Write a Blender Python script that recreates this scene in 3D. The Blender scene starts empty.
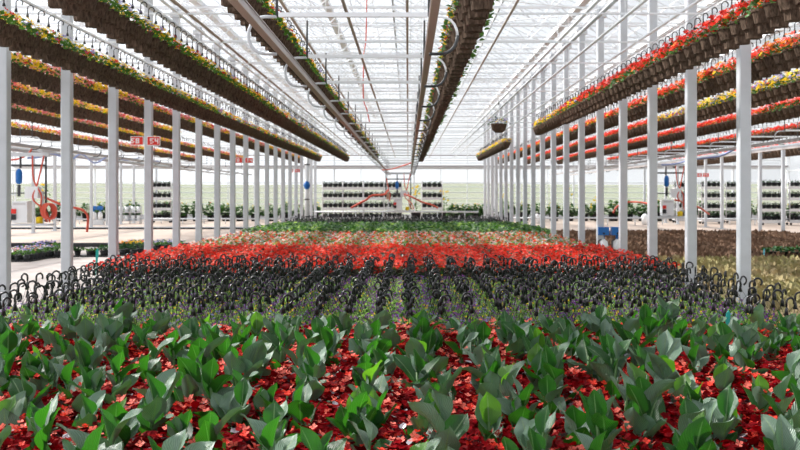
import bpy, math, random
from mathutils import Vector, Matrix
R = random.Random(7)
PI = math.pi
scene = bpy.context.scene
COL = scene.collection
CZ = 1.5            # eye height above the floor

# ------------------------------------------------------------------ materials
def mat(name, col, rough=.6, spec=.5, metal=0, var=0, scale=20, bump=0, translucent=0, tcol=None,
        objvar=0, col2=None, stretch=(1, 1, 1), coat=0):
    m = bpy.data.materials.new(name); m.use_nodes = True
    nt = m.node_tree; N = nt.nodes; L = nt.links
    b = N['Principled BSDF']; out = N['Material Output']
    b.inputs['Roughness'].default_value = rough
    b.inputs['Metallic'].default_value = metal
    b.inputs['Specular IOR Level'].default_value = spec
    b.inputs['Coat Weight'].default_value = coat
    b.inputs['Base Color'].default_value = (*col, 1)
    src = None
    if var or bump or col2:
        tc = N.new('ShaderNodeTexCoord'); mp = N.new('ShaderNodeMapping'); mp.inputs['Scale'].default_value = stretch
        nz = N.new('ShaderNodeTexNoise'); nz.inputs['Scale'].default_value = scale; nz.inputs['Detail'].default_value = 4
        L.new(tc.outputs['Object'], mp.inputs[0]); L.new(mp.outputs[0], nz.inputs['Vector'])
        rp = N.new('ShaderNodeValToRGB'); rp.color_ramp.elements[0].position = .32; rp.color_ramp.elements[1].position = .68
        c2 = col2 if col2 else tuple(min(1, c*(1+var)) for c in col)
        c1 = col if col2 else tuple(c*(1-var) for c in col)
        rp.color_ramp.elements[0].color = (*c1, 1); rp.color_ramp.elements[1].color = (*c2, 1)
        L.new(nz.outputs['Fac'], rp.inputs[0]); src = rp.outputs[0]
        if bump:
            bp = N.new('ShaderNodeBump'); bp.inputs['Strength'].default_value = bump; bp.inputs['Distance'].default_value = .02
            L.new(nz.outputs['Fac'], bp.inputs['Height']); L.new(bp.outputs[0], b.inputs['Normal'])
    if objvar:
        oi = N.new('ShaderNodeObjectInfo'); hs = N.new('ShaderNodeHueSaturation')
        ma = N.new('ShaderNodeMapRange'); ma.inputs[3].default_value = 1-objvar; ma.inputs[4].default_value = 1+objvar
        L.new(oi.outputs['Random'], ma.inputs[0]); L.new(ma.outputs[0], hs.inputs['Value'])
        if src: L.new(src, hs.inputs['Color'])
        else: hs.inputs['Color'].default_value = (*col, 1)
        src = hs.outputs[0]
    if src: L.new(src, b.inputs['Base Color'])
    if translucent:
        tr = N.new('ShaderNodeBsdfTranslucent'); tr.inputs[0].default_value = (*(tcol or col), 1)
        mx = N.new('ShaderNodeMixShader'); mx.inputs[0].default_value = translucent
        L.new(b.outputs[0], mx.inputs[1]); L.new(tr.outputs[0], mx.inputs[2]); L.new(mx.outputs[0], out.inputs[0])
    return m

M = {}
M['steel'] = mat('white_steel', (.52, .545, .58), .45, .4, var=.04, scale=6)
M['roofsteel'] = mat('roof_steel', (.80, .83, .86), .6, .2)
M['rail'] = mat('grey_rail', (.42, .40, .41), .4, .5)
M['railbrown'] = mat('weathered_rail', (.42, .34, .29), .6, .3)
M['darkrod'] = mat('dark_rod', (.05, .055, .06), .5)
M['galv'] = mat('galvanised', (.6, .63, .66), .45, .5)
M['pot'] = mat('fibre_pot', (.04, .027, .019), .95, .1, scale=28, col2=(.13, .09, .066), bump=.7, stretch=(2, 2, .6), objvar=.12)
M['potlow'] = M['pot']
M['black'] = mat('black_plastic', (.012, .012, .014), .32, .5)
M['blackpot'] = mat('black_pot', (.016, .017, .02), .5, .4)
M['wire'] = mat('pale_wire', (.55, .57, .6), .5)
M['soil'] = mat('soil', (.03, .02, .014), 1, .1)
M['leafg'] = mat('bedding_leaf', (.045, .13, .025), .55, .4, var=.35, scale=9, translucent=.3, tcol=(.12, .3, .03), objvar=.2)
M['leafd'] = mat('dark_leaf', (.022, .075, .025), .5, .4, var=.3, scale=9, translucent=.2, tcol=(.06, .2, .02), objvar=.2)
M['leafp'] = mat('pansy_leaf', (.17, .32, .075), .6, .3, var=.25, scale=9, translucent=.4, tcol=(.42, .62, .16), objvar=.2)
def fl(name, c): return mat(name, c, .6, .2, translucent=.3, tcol=c)
M['red'] = fl('red_petal', (.75, .03, .018)); M['coral'] = fl('coral_petal', (.85, .06, .035))
M['orange'] = fl('orange_petal', (.85, .22, .03)); M['yellow'] = fl('yellow_petal', (.9, .62, .015))
M['pink'] = fl('pink_petal', (.88, .33, .33)); M['white'] = fl('white_petal', (.75, .7, .7))
M['purple'] = fl('purple_petal', (.20, .05, .26)); M['lilac'] = fl('lilac_petal', (.3, .26, .55))
M['salmon'] = fl('salmon_petal', (.88, .2, .15))
M['bronze'] = mat('bronze_leaf', (.25, .001, .004), .6, .04, col2=(.06, .001, .003), scale=14, translucent=.22, tcol=(.35, .002, .005), objvar=.25)
M['glint'] = mat('grey_glint_leaf', (.22, .20, .23), .3, .6)  # grey colour that stands in for glints among the begonia leaves
M['bronzed'] = mat('dark_bronze_leaf', (.05, .02, .015), .4, .5, col2=(.03, .05, .015), scale=14, objvar=.2)
M['bluep'] = mat('blue_plastic', (.0, .13, .45), .4, .5)
M['whitep'] = mat('white_plastic', (.8, .82, .84), .4, .5)
M['redhose'] = mat('red_hose', (.62, .09, .05), .5, .4)
M['bluehose'] = mat('lilac_hose', (.28, .36, .66), .5, .4)
M['sign'] = mat('sign_red', (.75, .04, .03), .5, .3)
M['signw'] = mat('sign_white', (.85, .82, .82), .5, .3)
M['teal'] = mat('teal_tag', (.03, .42, .38), .5, .3)
M['lightblue'] = mat('blue_tag', (.15, .5, .62), .5, .3)
M['shelf'] = mat('pale_shelf', (.62, .62, .63), .5, .3)
M['cardboard'] = mat('tan_panel', (.5, .33, .24), .8, .1)
M['yelp'] = mat('yellow_plastic', (.85, .6, .02), .5, .3)

def canna_mat(name, c1, c2, tc, tr):
    m = bpy.data.materials.new(name); m.use_nodes = True
    nt = m.node_tree; N = nt.nodes; L = nt.links; b = N['Principled BSDF']
    uv = N.new('ShaderNodeUVMap'); uv.uv_map = 'UVMap'
    sx = N.new('ShaderNodeSeparateXYZ'); L.new(uv.outputs[0], sx.inputs[0])
    ab = N.new('ShaderNodeMath'); ab.operation = 'ABSOLUTE'; L.new(sx.outputs[0], ab.inputs[0])
    # side veins running out from the midrib
    m1 = N.new('ShaderNodeMath'); m1.operation = 'MULTIPLY'; m1.inputs[1].default_value = -.55; L.new(ab.outputs[0], m1.inputs[0])
    m2 = N.new('ShaderNodeMath'); m2.operation = 'ADD'; L.new(sx.outputs[1], m2.inputs[0]); L.new(m1.outputs[0], m2.inputs[1])
    m3 = N.new('ShaderNodeMath'); m3.operation = 'MULTIPLY'; m3.inputs[1].default_value = 75; L.new(m2.outputs[0], m3.inputs[0])
    sn = N.new('ShaderNodeMath'); sn.operation = 'SINE'; L.new(m3.outputs[0], sn.inputs[0])
    mr = N.new('ShaderNodeMapRange'); mr.inputs[1].default_value = -1; L.new(sn.outputs[0], mr.inputs[0])
    mrib = N.new('ShaderNodeMath'); mrib.operation = 'LESS_THAN'; mrib.inputs[1].default_value = .06; L.new(ab.outputs[0], mrib.inputs[0])
    tc_ = N.new('ShaderNodeTexCoord'); nz = N.new('ShaderNodeTexNoise'); nz.inputs['Scale'].default_value = 7
    L.new(tc_.outputs['Object'], nz.inputs['Vector'])
    mix = N.new('ShaderNodeMix'); mix.data_type = 'RGBA'
    mix.inputs[6].default_value = (*c1, 1); mix.inputs[7].default_value = (*c2, 1)
    L.new(nz.outputs['Fac'], mix.inputs[0])
    mv = N.new('ShaderNodeMix'); mv.data_type = 'RGBA'; mv.blend_type = 'MULTIPLY'
    mv.inputs[7].default_value = (.72, .74, .72, 1); L.new(mr.outputs[0], mv.inputs[0]); L.new(mix.outputs[2], mv.inputs[6])
    m4 = N.new('ShaderNodeMix'); m4.data_type = 'RGBA'; m4.inputs[7].default_value = (.16, .25, .12, 1)
    L.new(mrib.outputs[0], m4.inputs[0]); L.new(mv.outputs[2], m4.inputs[6])
    oi = N.new('ShaderNodeObjectInfo'); hs = N.new('ShaderNodeHueSaturation'); ma = N.new('ShaderNodeMapRange')
    ma.inputs[3].default_value = .8; ma.inputs[4].default_value = 1.2
    L.new(oi.outputs['Random'], ma.inputs[0]); L.new(ma.outputs[0], hs.inputs['Value']); L.new(m4.outputs[2], hs.inputs['Color'])
    L.new(hs.outputs[0], b.inputs['Base Color'])
    b.inputs['Roughness'].default_value = .42; b.inputs['Specular IOR Level'].default_value = .5
    bp = N.new('ShaderNodeBump'); bp.inputs['Strength'].default_value = .35; bp.inputs['Distance'].default_value = .004
    L.new(sn.outputs[0], bp.inputs['Height']); L.new(bp.outputs[0], b.inputs['Normal'])
    t = N.new('ShaderNodeBsdfTranslucent'); t.inputs[0].default_value = (*tc, 1)
    mx = N.new('ShaderNodeMixShader'); mx.inputs[0].default_value = tr
    L.new(b.outputs[0], mx.inputs[1]); L.new(t.outputs[0], mx.inputs[2]); L.new(mx.outputs[0], N['Material Output'].inputs[0])
    return m
M['canna'] = canna_mat('canna_leaf', (.010, .055, .014), (.026, .095, .030), (.05, .27, .012), .34)
M['canna_b'] = canna_mat('canna_leaf_sheen', (.10, .18, .12), (.20, .29, .22), (.05, .2, .03), .14)  # pale waxy blue-green, with the sky's sheen put into the leaf colour
M['canna_y'] = canna_mat('canna_young_leaf', (.05, .15, .015), (.09, .22, .03), (.16, .45, .02), .4)
M['stem'] = mat('canna_stem', (.09, .18, .06), .5, .4, translucent=.2, tcol=(.25, .5, .1))

def glass_mat(name, k, tint=(1, 1, 1)):
    m = bpy.data.materials.new(name); m.use_nodes = True
    nt = m.node_tree; N = nt.nodes; L = nt.links; N.remove(N['Principled BSDF'])
    t = N.new('ShaderNodeBsdfTransparent'); t.inputs[0].default_value = (*tint, 1)
    g = N.new('ShaderNodeBsdfDiffuse'); g.inputs[0].default_value = (.9, .92, .95, 1)
    gl = N.new('ShaderNodeBsdfGlossy'); gl.inputs[1].default_value = .1
    m0 = N.new('ShaderNodeMixShader'); m0.inputs[0].default_value = .3; L.new(g.outputs[0], m0.inputs[1]); L.new(gl.outputs[0], m0.inputs[2])
    mx = N.new('ShaderNodeMixShader'); mx.inputs[0].default_value = k
    L.new(t.outputs[0], mx.inputs[1]); L.new(m0.outputs[0], mx.inputs[2]); L.new(mx.outputs[0], N['Material Output'].inputs[0])
    return m
M['glass'] = glass_mat('roof_glass', .10, (.97, .98, 1))
M['wallglass'] = glass_mat('wall_glass', .07)

def floor_mat():
    m = bpy.data.materials.new('concrete'); m.use_nodes = True
    nt = m.node_tree; N = nt.nodes; L = nt.links; b = N['Principled BSDF']; b.inputs['Roughness'].default_value = .55
    tc = N.new('ShaderNodeTexCoord')
    n1 = N.new('ShaderNodeTexNoise'); n1.inputs['Scale'].default_value = .5; n1.inputs['Detail'].default_value = 6
    L.new(tc.outputs['Object'], n1.inputs['Vector'])
    rp = N.new('ShaderNodeValToRGB'); e = rp.color_ramp.elements
    e[0].position = .35; e[0].color = (.42, .33, .27, 1); e[1].position = .65; e[1].color = (.50, .41, .35, 1)
    L.new(n1.outputs['Fac'], rp.inputs[0])
    # tan flood floor further off in the side bay, greyer walkway nearer
    sp = N.new('ShaderNodeSeparateXYZ'); L.new(tc.outputs['Object'], sp.inputs[0])
    lt = N.new('ShaderNodeMath'); lt.operation = 'LESS_THAN'; lt.inputs[1].default_value = 28.8; L.new(sp.outputs[1], lt.inputs[0])
    n2 = N.new('ShaderNodeTexNoise'); n2.inputs['Scale'].default_value = 1.3; L.new(tc.outputs['Object'], n2.inputs['Vector'])
    rp2 = N.new('ShaderNodeValToRGB'); e = rp2.color_ramp.elements
    e[0].position = .35; e[0].color = (.41, .36, .335, 1); e[1].position = .65; e[1].color = (.50, .45, .43, 1)
    L.new(n2.outputs['Fac'], rp2.inputs[0])
    mx = N.new('ShaderNodeMix'); mx.data_type = 'RGBA'
    L.new(lt.outputs[0], mx.inputs[0]); L.new(rp.outputs[0], mx.inputs[6]); L.new(rp2.outputs[0], mx.inputs[7])
    L.new(mx.outputs[2], b.inputs['Base Color'])
    return m
M['concrete'] = floor_mat()
M['field'] = mat('field', (.19, .225, .165), 1, 0, scale=.05, col2=(.255, .26, .205), stretch=(1, 3, 3))
M['brownbed'] = mat('brown_seedling', (.24, .155, .11), 1, .1, col2=(.13, .08, .05), scale=2)
M['olivebed'] = mat('olive_seedling', (.26, .25, .11), 1, .1, col2=(.38, .30, .18), scale=1.2)

# ------------------------------------------------------------------ mesh builder
class MB:
    def __init__(s): s.v = []; s.f = []; s.m = []; s.uv = None; s.slots = []; s.sm = []
    def slot(s, k):
        if k not in s.slots: s.slots.append(k)
        return s.slots.index(k)
    def add(s, vs, fs, k, smooth=False):
        o = len(s.v); s.v.extend(vs); i = s.slot(k)
        for f in fs: s.f.append(tuple(a+o for a in f)); s.m.append(i); s.sm.append(smooth)
    def box(s, a, b, k):
        x0, y0, z0 = a; x1, y1, z1 = b
        s.add([(x0,y0,z0),(x1,y0,z0),(x1,y1,z0),(x0,y1,z0),(x0,y0,z1),(x1,y0,z1),(x1,y1,z1),(x0,y1,z1)],
              [(0,3,2,1),(4,5,6,7),(0,1,5,4),(1,2,6,5),(2,3,7,6),(3,0,4,7)], k)
    def tube(s, pts, r, k, n=6, cap=True, radii=None):
        pts = [Vector(p) for p in pts]; vs = []; last = None
        for i, p in enumerate(pts):
            d = (pts[min(i+1, len(pts)-1)]-pts[max(i-1, 0)]).normalized()
            if last is None: u = d.orthogonal().normalized()
            else:
                u = last-d*last.dot(d)
                u = u.normalized() if u.length > 1e-5 else d.orthogonal().normalized()
            last = u; w = d.cross(u); rr = radii[i] if radii else r
            for j in range(n):
                a = 2*PI*(j+.5)/n; q = p+u*math.cos(a)*rr+w*math.sin(a)*rr; vs.append(tuple(q))
        fs = [(i*n+j, i*n+(j+1) % n, (i+1)*n+(j+1) % n, (i+1)*n+j) for i in range(len(pts)-1) for j in range(n)]
        if cap: fs.append(tuple(reversed(range(n)))); fs.append(tuple(range((len(pts)-1)*n, len(pts)*n)))
        s.add(vs, fs, k, n > 4)
    def lathe(s, prof, k, n=12, c=(0, 0, 0), smooth=True):
        vs = []; 
        for (r, z) in prof:
            for j in range(n):
                a = 2*PI*j/n; vs.append((c[0]+r*math.cos(a), c[1]+r*math.sin(a), c[2]+z))
        fs = [(i*n+j, i*n+(j+1) % n, (i+1)*n+(j+1) % n, (i+1)*n+j) for i in range(len(prof)-1) for j in range(n)]
        s.add(vs, fs, k, smooth)
    def flower(s, c, nrm, r, k, n=5, rnd=R):
        nrm = Vector(nrm).normalized(); u = nrm.orthogonal().normalized(); w = nrm.cross(u); c = Vector(c)
        a0 = rnd.random()*6; vs = [tuple(c)]; fs = []
        for j in range(n):
            a = a0+2*PI*j/n; h = PI/n*.8
            for (da, rr, up) in ((-h, .72, .18), (0, 1, .3), (h, .72, .18)):
                q = c+(u*math.cos(a+da)+w*math.sin(a+da))*r*rr+nrm*r*up; vs.append(tuple(q))
            b = 1+3*j; fs.append((0, b, b+1, b+2))
        s.add(vs, fs, k)
    def leaf(s, c, d, nrm, L, W, k):       # small six-cornered leaf
        c = Vector(c); d = Vector(d).normalized(); nrm = Vector(nrm); w = d.cross(nrm).normalized(); up = w.cross(d)
        vs = [c, c+d*L*.3+w*W*.5+up*L*.06, c+d*L*.7+w*W*.45, c+d*L-up*L*.12, c+d*L*.7-w*W*.45, c+d*L*.3-w*W*.5+up*L*.06, c+d*L*.5-up*L*.05]
        s.add([tuple(q) for q in vs], [(0, 1, 6, 5), (1, 2, 6), (2, 3, 4, 6), (4, 5, 6)], k)
    def merge(s, o, mtx):
        vs = [tuple(mtx @ Vector(v)) for v in o.v]; off = len(s.v); s.v.extend(vs)
        mp = [s.slot(k) for k in o.slots]
        for f, m, sm in zip(o.f, o.m, o.sm): s.f.append(tuple(a+off for a in f)); s.m.append(mp[m]); s.sm.append(sm)
    def mesh(s, name):
        me = bpy.data.meshes.new(name); me.from_pydata(s.v, [], s.f)
        for k in s.slots: me.materials.append(M[k])
        me.polygons.foreach_set('material_index', s.m); me.polygons.foreach_set('use_smooth', s.sm)
        if s.uv:
            ul = me.uv_layers.new(name='UVMap'); fl_ = []
            vi = [0]*len(me.loops); me.loops.foreach_get('vertex_index', vi)
            for i in vi: fl_.extend(s.uv[i] if i < len(s.uv) else (0, 0))
            ul.data.foreach_set('uv', fl_)
        me.update(); return me

def obj(name, mb, parent=None, loc=None):
    me = mb.mesh(name) if isinstance(mb, MB) else mb
    o = bpy.data.objects.new(name, me); COL.objects.link(o)
    if parent is not None: o.parent = parent
    if loc is not None: o.location = loc
    return o
def tag(o, label=None, cat=None, group=None, kind=None):
    if label: o['label'] = label
    if cat: o['category'] = cat
    if group: o['group'] = group
    if kind: o['kind'] = kind
    return o
def thing(name, label, cat, loc=(0, 0, 0), rz=0, group=None):
    o = bpy.data.objects.new(name, None); COL.objects.link(o); o.location = loc; o.rotation_euler = (0, 0, rz)
    o.empty_display_size = .05
    return tag(o, label, cat, group)
def struct(name, mb, loc=None): return tag(obj(name, mb, None, loc), kind='structure')
ONES = 'zeroth first second third fourth fifth sixth seventh eighth ninth tenth eleventh twelfth thirteenth fourteenth fifteenth sixteenth seventeenth eighteenth nineteenth'.split()
TENS = ['', '', 'twenty', 'thirty', 'forty', 'fifty', 'sixty', 'seventy', 'eighty', 'ninety']
TENTH = ['', '', 'twentieth', 'thirtieth', 'fortieth', 'fiftieth', 'sixtieth', 'seventieth', 'eightieth', 'ninetieth']
def nth(n):
    if n < 20: return ONES[n]
    if n < 100: return TENTH[n//10] if n % 10 == 0 else TENS[n//10]+'-'+ONES[n % 10]
    return 'hundred-and-'+nth(n-100) if n > 100 else 'hundredth'
def P(px, py, Y): return ((px-408)/1000*Y, Y, CZ-(py-195)/1000*Y)

# ------------------------------------------------------------------ building shell
XR, XL, BAY, SP, Y0 = 4.33, -5.22, 9.55, 2.41, 12.9
BACK = 62.0
planes = [Y0+SP*k for k in range(-6, 21)]
planes = [y for y in planes if y < BACK-.5]
mb = MB(); mb.box((-40, -12, -.1), (40, BACK, 0), 'concrete'); struct('floor', mb)
# outdoor field with a gentle rise
mb = MB()
pr = [(BACK, -.05), (80, -.1), (120, .6), (180, 2.2), (260, 4.0), (340, 5.2), (420, 5.0)]
vs = []
for (y, z) in pr:
    for i in range(21): x = (-1+i/10)*(60+y*.6); vs.append((x, y, z+.25*math.sin(i*1.3+y*.02)*(y > 100)))
fs = [(i*21+j, i*21+j+1, (i+1)*21+j+1, (i+1)*21+j) for i in range(len(pr)-1) for j in range(20)]
mb.add(vs, fs, 'field', True); struct('ground_outside', mb)
# rooftop: gutters, ridges and bars along three bays; glass on top
GZ, RZ = 6.35, 7.15          # gutter and ridge height
XA, XB = XL-BAY*2, XR+BAY*2
span = BAY/3
ng = int(round((XB-XA)/span))
YA, YB = -6.0, BACK
mb = MB()
for i in range(ng):
    x0 = XA+i*span; xm = x0+span/2; x1 = x0+span
    mb.add([(x0, YA, GZ), (xm, YA, RZ), (x1, YA, GZ), (x0, YB, GZ), (xm, YB, RZ), (x1, YB, GZ)], [(0, 1, 4, 3), (1, 2, 5, 4)], 'glass')
struct('ceiling', mb)
mb = MB()
for i in range(ng+1):
    x0 = XA+i*span
    mb.box((x0-.09, YA, GZ-.14), (x0+.09, YB, GZ-.01), 'roofsteel')
    if i < ng:
        xm = x0+span/2; mb.box((xm-.03, YA, RZ-.08), (xm+.03, YB, RZ-.01), 'roofsteel')
        for q in range(1, 6):      # long thin bars under the panes
            xx = x0+span*q/6; zz = GZ+(RZ-GZ)*(1-abs(q/3-1))-.06; mb.box((xx-.01, YA, zz-.02), (xx+.01, YB, zz), 'roofsteel')
        # purlin tubes below each slope
        y = YA
        while y < YB:
            for (a, b) in (((x0, GZ-.03), (xm, RZ-.04)), ((x0+span, GZ-.03), (xm, RZ-.04))):
                mb.tube([(a[0], y, a[1]), (b[0], y, b[1])], .014, 'roofsteel', 4, False)
            y += SP/3
struct('ceiling_trim', mb)
# lattice girders across the bays, one per post plane
def truss_mesh():
    mb = MB(); zb, zt = 5.72, 6.2
    mb.box((XA, -.02, zb-.02), (XB, .02, zb+.02), 'roofsteel'); mb.box((XA, -.02, zt-.02), (XB, .02, zt+.02), 'roofsteel')
    n = int((XB-XA)/.53); st = (XB-XA)/n
    for i in range(n):
        a = XA+i*st; up = i % 2 == 0
        mb.tube([(a, 0, zb if up else zt), (a+st, 0, zt if up else zb)], .016, 'roofsteel', 4, False)
    return mb
tm = truss_mesh().mesh('trim_girder')
for i, y in enumerate(planes): struct('trim_%d' % (i+1), tm, (0, y, 0))
# wind-bracing rods in the roof
mb = MB()
for i in range(0, 20, 2):
    for xa in (XL-BAY, XL, XR):
        y = Y0+SP*i
        if y+SP*2 > BACK: continue
        mb.tube([(xa, y, 5.66), (xa+BAY, y+SP*2, 5.66)], .012, 'roofsteel', 4, False)
        mb.tube([(xa+BAY, y, 5.6), (xa, y+SP*2, 5.6)], .012, 'roofsteel', 4, False)
struct('trim_bracing', mb)

# end wall: glass, glazing bars, a deep beam band and sills
mb = MB(); mb.box((XA, BACK-.02, .3), (XB, BACK, GZ), 'wallglass'); struct('window_1', mb)
mb = MB()
mb.box((XA, BACK-.12, 0), (XB, BACK+.1, .3), 'steel')
nx = int((XB-XA)/1.6)
for i in range(nx+1):
    x = XA+(XB-XA)*i/nx; w = .05 if i % 3 == 0 else .022
    mb.box((x-w, BACK-.1, .3), (x+w, BACK-.02, GZ), 'roofsteel')
for z, h in ((.95, .02), (1.3, .02), (1.65, .025), (2.0, .02), (2.25, .03), (3.15, .05)):
    mb.box((XA, BACK-.09, z-h), (XB, BACK-.021, z+h), 'roofsteel')
for z in [3.32+.155*i for i in range(20)]:
    mb.box((XA, BACK-.16, z-.022), (XB, BACK-.121, z+.022), 'roofsteel')
mb.box((XA, BACK-.4, 3.2), (XB, BACK-.17, 3.32), 'rail')
mb.box((XA, BACK-.5, 3.9), (XB, BACK-.42, 3.98), 'rail')
struct('wall_back', mb)
for side, x in (('left', XA), ('right', XB)):
    mb = MB(); mb.box((x-.02, YA, .3), (x, YB, GZ), 'wallglass'); struct('window_%s' % side, mb)
    mb = MB(); mb.box((x-.1, YA, 0), (x+.1, YB, .3), 'steel')
    for z in (1.5, 3, 4.5): mb.box((x-.05, YA, z-.03), (x+.05, YB, z+.03), 'roofsteel')
    y = YA
    while y < YB: mb.box((x-.03, y-.03, .3), (x+.03, y+.03, GZ), 'roofsteel'); y += SP
    struct('wall_%s' % side, mb)

# posts ----------------------------------------------------------
def post_mesh(h, w=.075):
    mb = MB(); c = .012
    pts = [(-w, -w+c), (-w+c, -w), (w-c, -w), (w, -w+c), (w, w-c), (w-c, w), (-w+c, w), (-w, w-c)]
    vs = [(x, y, z) for z in (0.015, h) for (x, y) in pts]
    fs = [(j, (j+1) % 8, 8+(j+1) % 8, 8+j) for j in range(8)]+[tuple(range(8, 16))]
    mb.add(vs, fs, 'steel'); return mb
pm_tall = post_mesh(5.68).mesh('post'); 
bp = MB(); bp.box((-.14, -.12, 0), (.14, .12, .015), 'galv')
for sx in (-1, 1):
    for sy in (-1, 1): bp.lathe([(.014, .015), (.014, .03), (0, .032)], 'galv', 6, (sx*.11, sy*.095, 0))
bp_m = bp.mesh('base_plate')
cap = MB(); cap.box((-.13, -.1, 5.5), (.13, .1, 5.6), 'galv'); cap_m = cap.mesh('head_bracket')
for side, X, start in (('left', XL, 0), ('right', XR, 0)):
    k = 0
    for y in planes:
        if abs(X)/y*1000 > (430 if X < 0 else 410) or y > 58.5: continue
        k += 1
        t = thing('steel_post', 'white square steel post, %s from the camera in the %s row of posts' % (nth(k), side), 'post', (X, y, 0), 0, 'white roof posts')
        obj('shaft', pm_tall, t); obj('base_plate', bp_m, t); obj('head_bracket', cap_m, t)
# low posts of the outer rows with their gutter tube
pm_low = post_mesh(3.2, .06).mesh('low_post')
for side, X in (('left', XL-BAY), ('right', XR+BAY)):
    k = 0
    for y in planes:
        if abs(X)/y*1000 > 420 or y > 60: continue
        k += 1
        t = thing('steel_post', 'slim white post, %s from the camera in the far %s outer row' % (nth(k), side), 'post', (X, y, 0), 0, 'slim outer posts')
        obj('shaft', pm_low, t); obj('base_plate', bp_m, t)
def rodthing(name, pts, r, k, label, cat, n=6, group=None, hung=False):
    mb = MB(); mb.tube(pts, r, k, n)
    if hung:        # thin suspension rods up to the girders
        for y in planes[::2]:
            if pts[0][1] < y < pts[1][1]: mb.tube([(pts[0][0], y, pts[0][2]), (pts[0][0], y, 5.7)], .004, 'roofsteel', 4, False)
    return tag(obj(name, mb), label, cat, group)
for side, X in (('left', XL-BAY), ('right', XR+BAY)):
    rodthing('gutter_tube', [(X, 8, 3.25), (X, BACK-.5, 3.25)], .06, 'steel', 'thick white tube lying along the outer %s posts' % side, 'tube')
    rodthing('gutter_tube', [(X+.05, 8, 3.34), (X+.05, BACK-.5, 3.34)], .035, 'galv', 'thinner grey tube above the outer %s posts' % side, 'tube')
# tie bars across between posts
k = 0
for y in planes:
    if y < 7 or y > 58: continue
    k += 1
    for bn, xa, xb in (('centre', XL, XR), ('left', XL-BAY, XL), ('right', XR, XR+BAY)):
        mb = MB(); mb.box((xa+.075, -.012, -.012), (xb-.075, .012, .012), 'roofsteel')
        tag(obj('tie_bar', mb, None, (0, y, CZ+2.34)), 'thin white tie bar across the %s bay, %s from the camera' % (bn, nth(k)), 'bar', 'tie bars between posts')
# long tubes under the roof
tubes = [(1.30, 2.30, .016, 'railbrown', 'thin tube between the middle basket row and the posts'),
         (2.52, 2.58, .026, 'roofsteel', 'white heating tube, upper of a close pair before the posts'),
         (2.66, 2.50, .028, 'galv', 'white heating tube, lower of a close pair before the posts'),
         (2.80, 2.30, .022, 'roofsteel', 'single white tube above the posts side of the middle bay'),
         (3.62, 2.42, .022, 'roofsteel', 'white tube above the red basket row, inner one'),
         (-.78, 2.32, .022, 'railbrown', 'brownish thin tube overhead beside the double rail'),
         (-.01, 2.34, .018, 'railbrown', 'brownish thin tube overhead in the very middle'),
         (-1.55, 2.36, .02, 'railbrown', 'brownish tube beside the third basket row'),
         (-3.10, 2.45, .022, 'roofsteel', 'white tube over the second basket row'),
         (-3.45, 2.52, .04, 'galv', 'grey gutter tube over the gap of the two dark rows'),
         (-2.85, 2.36, .022, 'railbrown', 'thin brown tube over the second basket row'),
         (-4.7, 2.38, .022, 'roofsteel', 'white tube over the outermost dark row')]
for x, h, r, k, l in tubes:
    rodthing('overhead_tube', [(x, 4, CZ+h), (x, BACK-.6, CZ+h)], r, k, l, 'tube', hung=True)

# boom rails with curved hangers --------------------------------
def boom_rails(cx, name):
    for sgn, side in ((-1, 'left'), (1, 'right')):
        x = cx+.615*sgn
        t = thing('boom_rail', 'grey double-web rail, %s one of the pair in the %s bay' % (side, name), 'rail', (x, 4, CZ+1.21))
        mb = MB(); mb.box((-.028, 0, -.035), (.028, BACK-6, -.028), 'railbrown'); mb.box((-.028, 0, .028), (.028, BACK-6, .035), 'rail')
        mb.box((-.02, 0, -.028), (.02, BACK-6, .028), 'rail'); obj('rail', mb, t)
        # curved hanger + drop rod, one per plane
        hk = MB(); n = 10; r = .13
        pts = [(0, 0, -.07), (sgn*.1, 0, -.07)]
        pts += [(sgn*(.1+r*math.sin(a)), 0, .08-.15*math.cos(a)) for a in [PI*i/n for i in range(n+1)]]
        pts += [(0, 0, .23)]
        if sgn < 0: hk.tube(pts, .014, 'steel', 6)
        else: hk.tube(pts[:8], .014, 'darkrod', 6); hk.tube(pts[7:], .011, 'roofsteel', 6)  # right hanger: shade on the lower bend painted as dark tube
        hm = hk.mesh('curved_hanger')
        rd = MB(); rd.tube([(0, 0, .23), (0, 0, .62 if cx == CX else .62)], .012, 'darkrod', 5); rd.tube([(0, 0, .62), (0, 0, 5.7-CZ-1.21)], .005, 'roofsteel', 4); rm = rd.mesh('drop_rod')
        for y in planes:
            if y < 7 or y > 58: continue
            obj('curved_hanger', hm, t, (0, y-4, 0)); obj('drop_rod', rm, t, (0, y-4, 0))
    k = 0
    for y in planes:
        if y < 7 or y > 58: continue
        k += 1
        mb = MB(); mb.box((-.6, -.018, -.018), (.6, .018, .018), 'roofsteel')
        tag(obj('cross_bar', mb, None, (cx, y, CZ+1.455)), 'white bar over the rail pair of the %s bay, %s from the camera' % (name, nth(k)), 'bar', 'bars over the boom rails')
CX = (XL+XR)/2
boom_rails(CX, 'middle'); boom_rails(CX-BAY, 'left'); boom_rails(CX+BAY, 'right')

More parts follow.
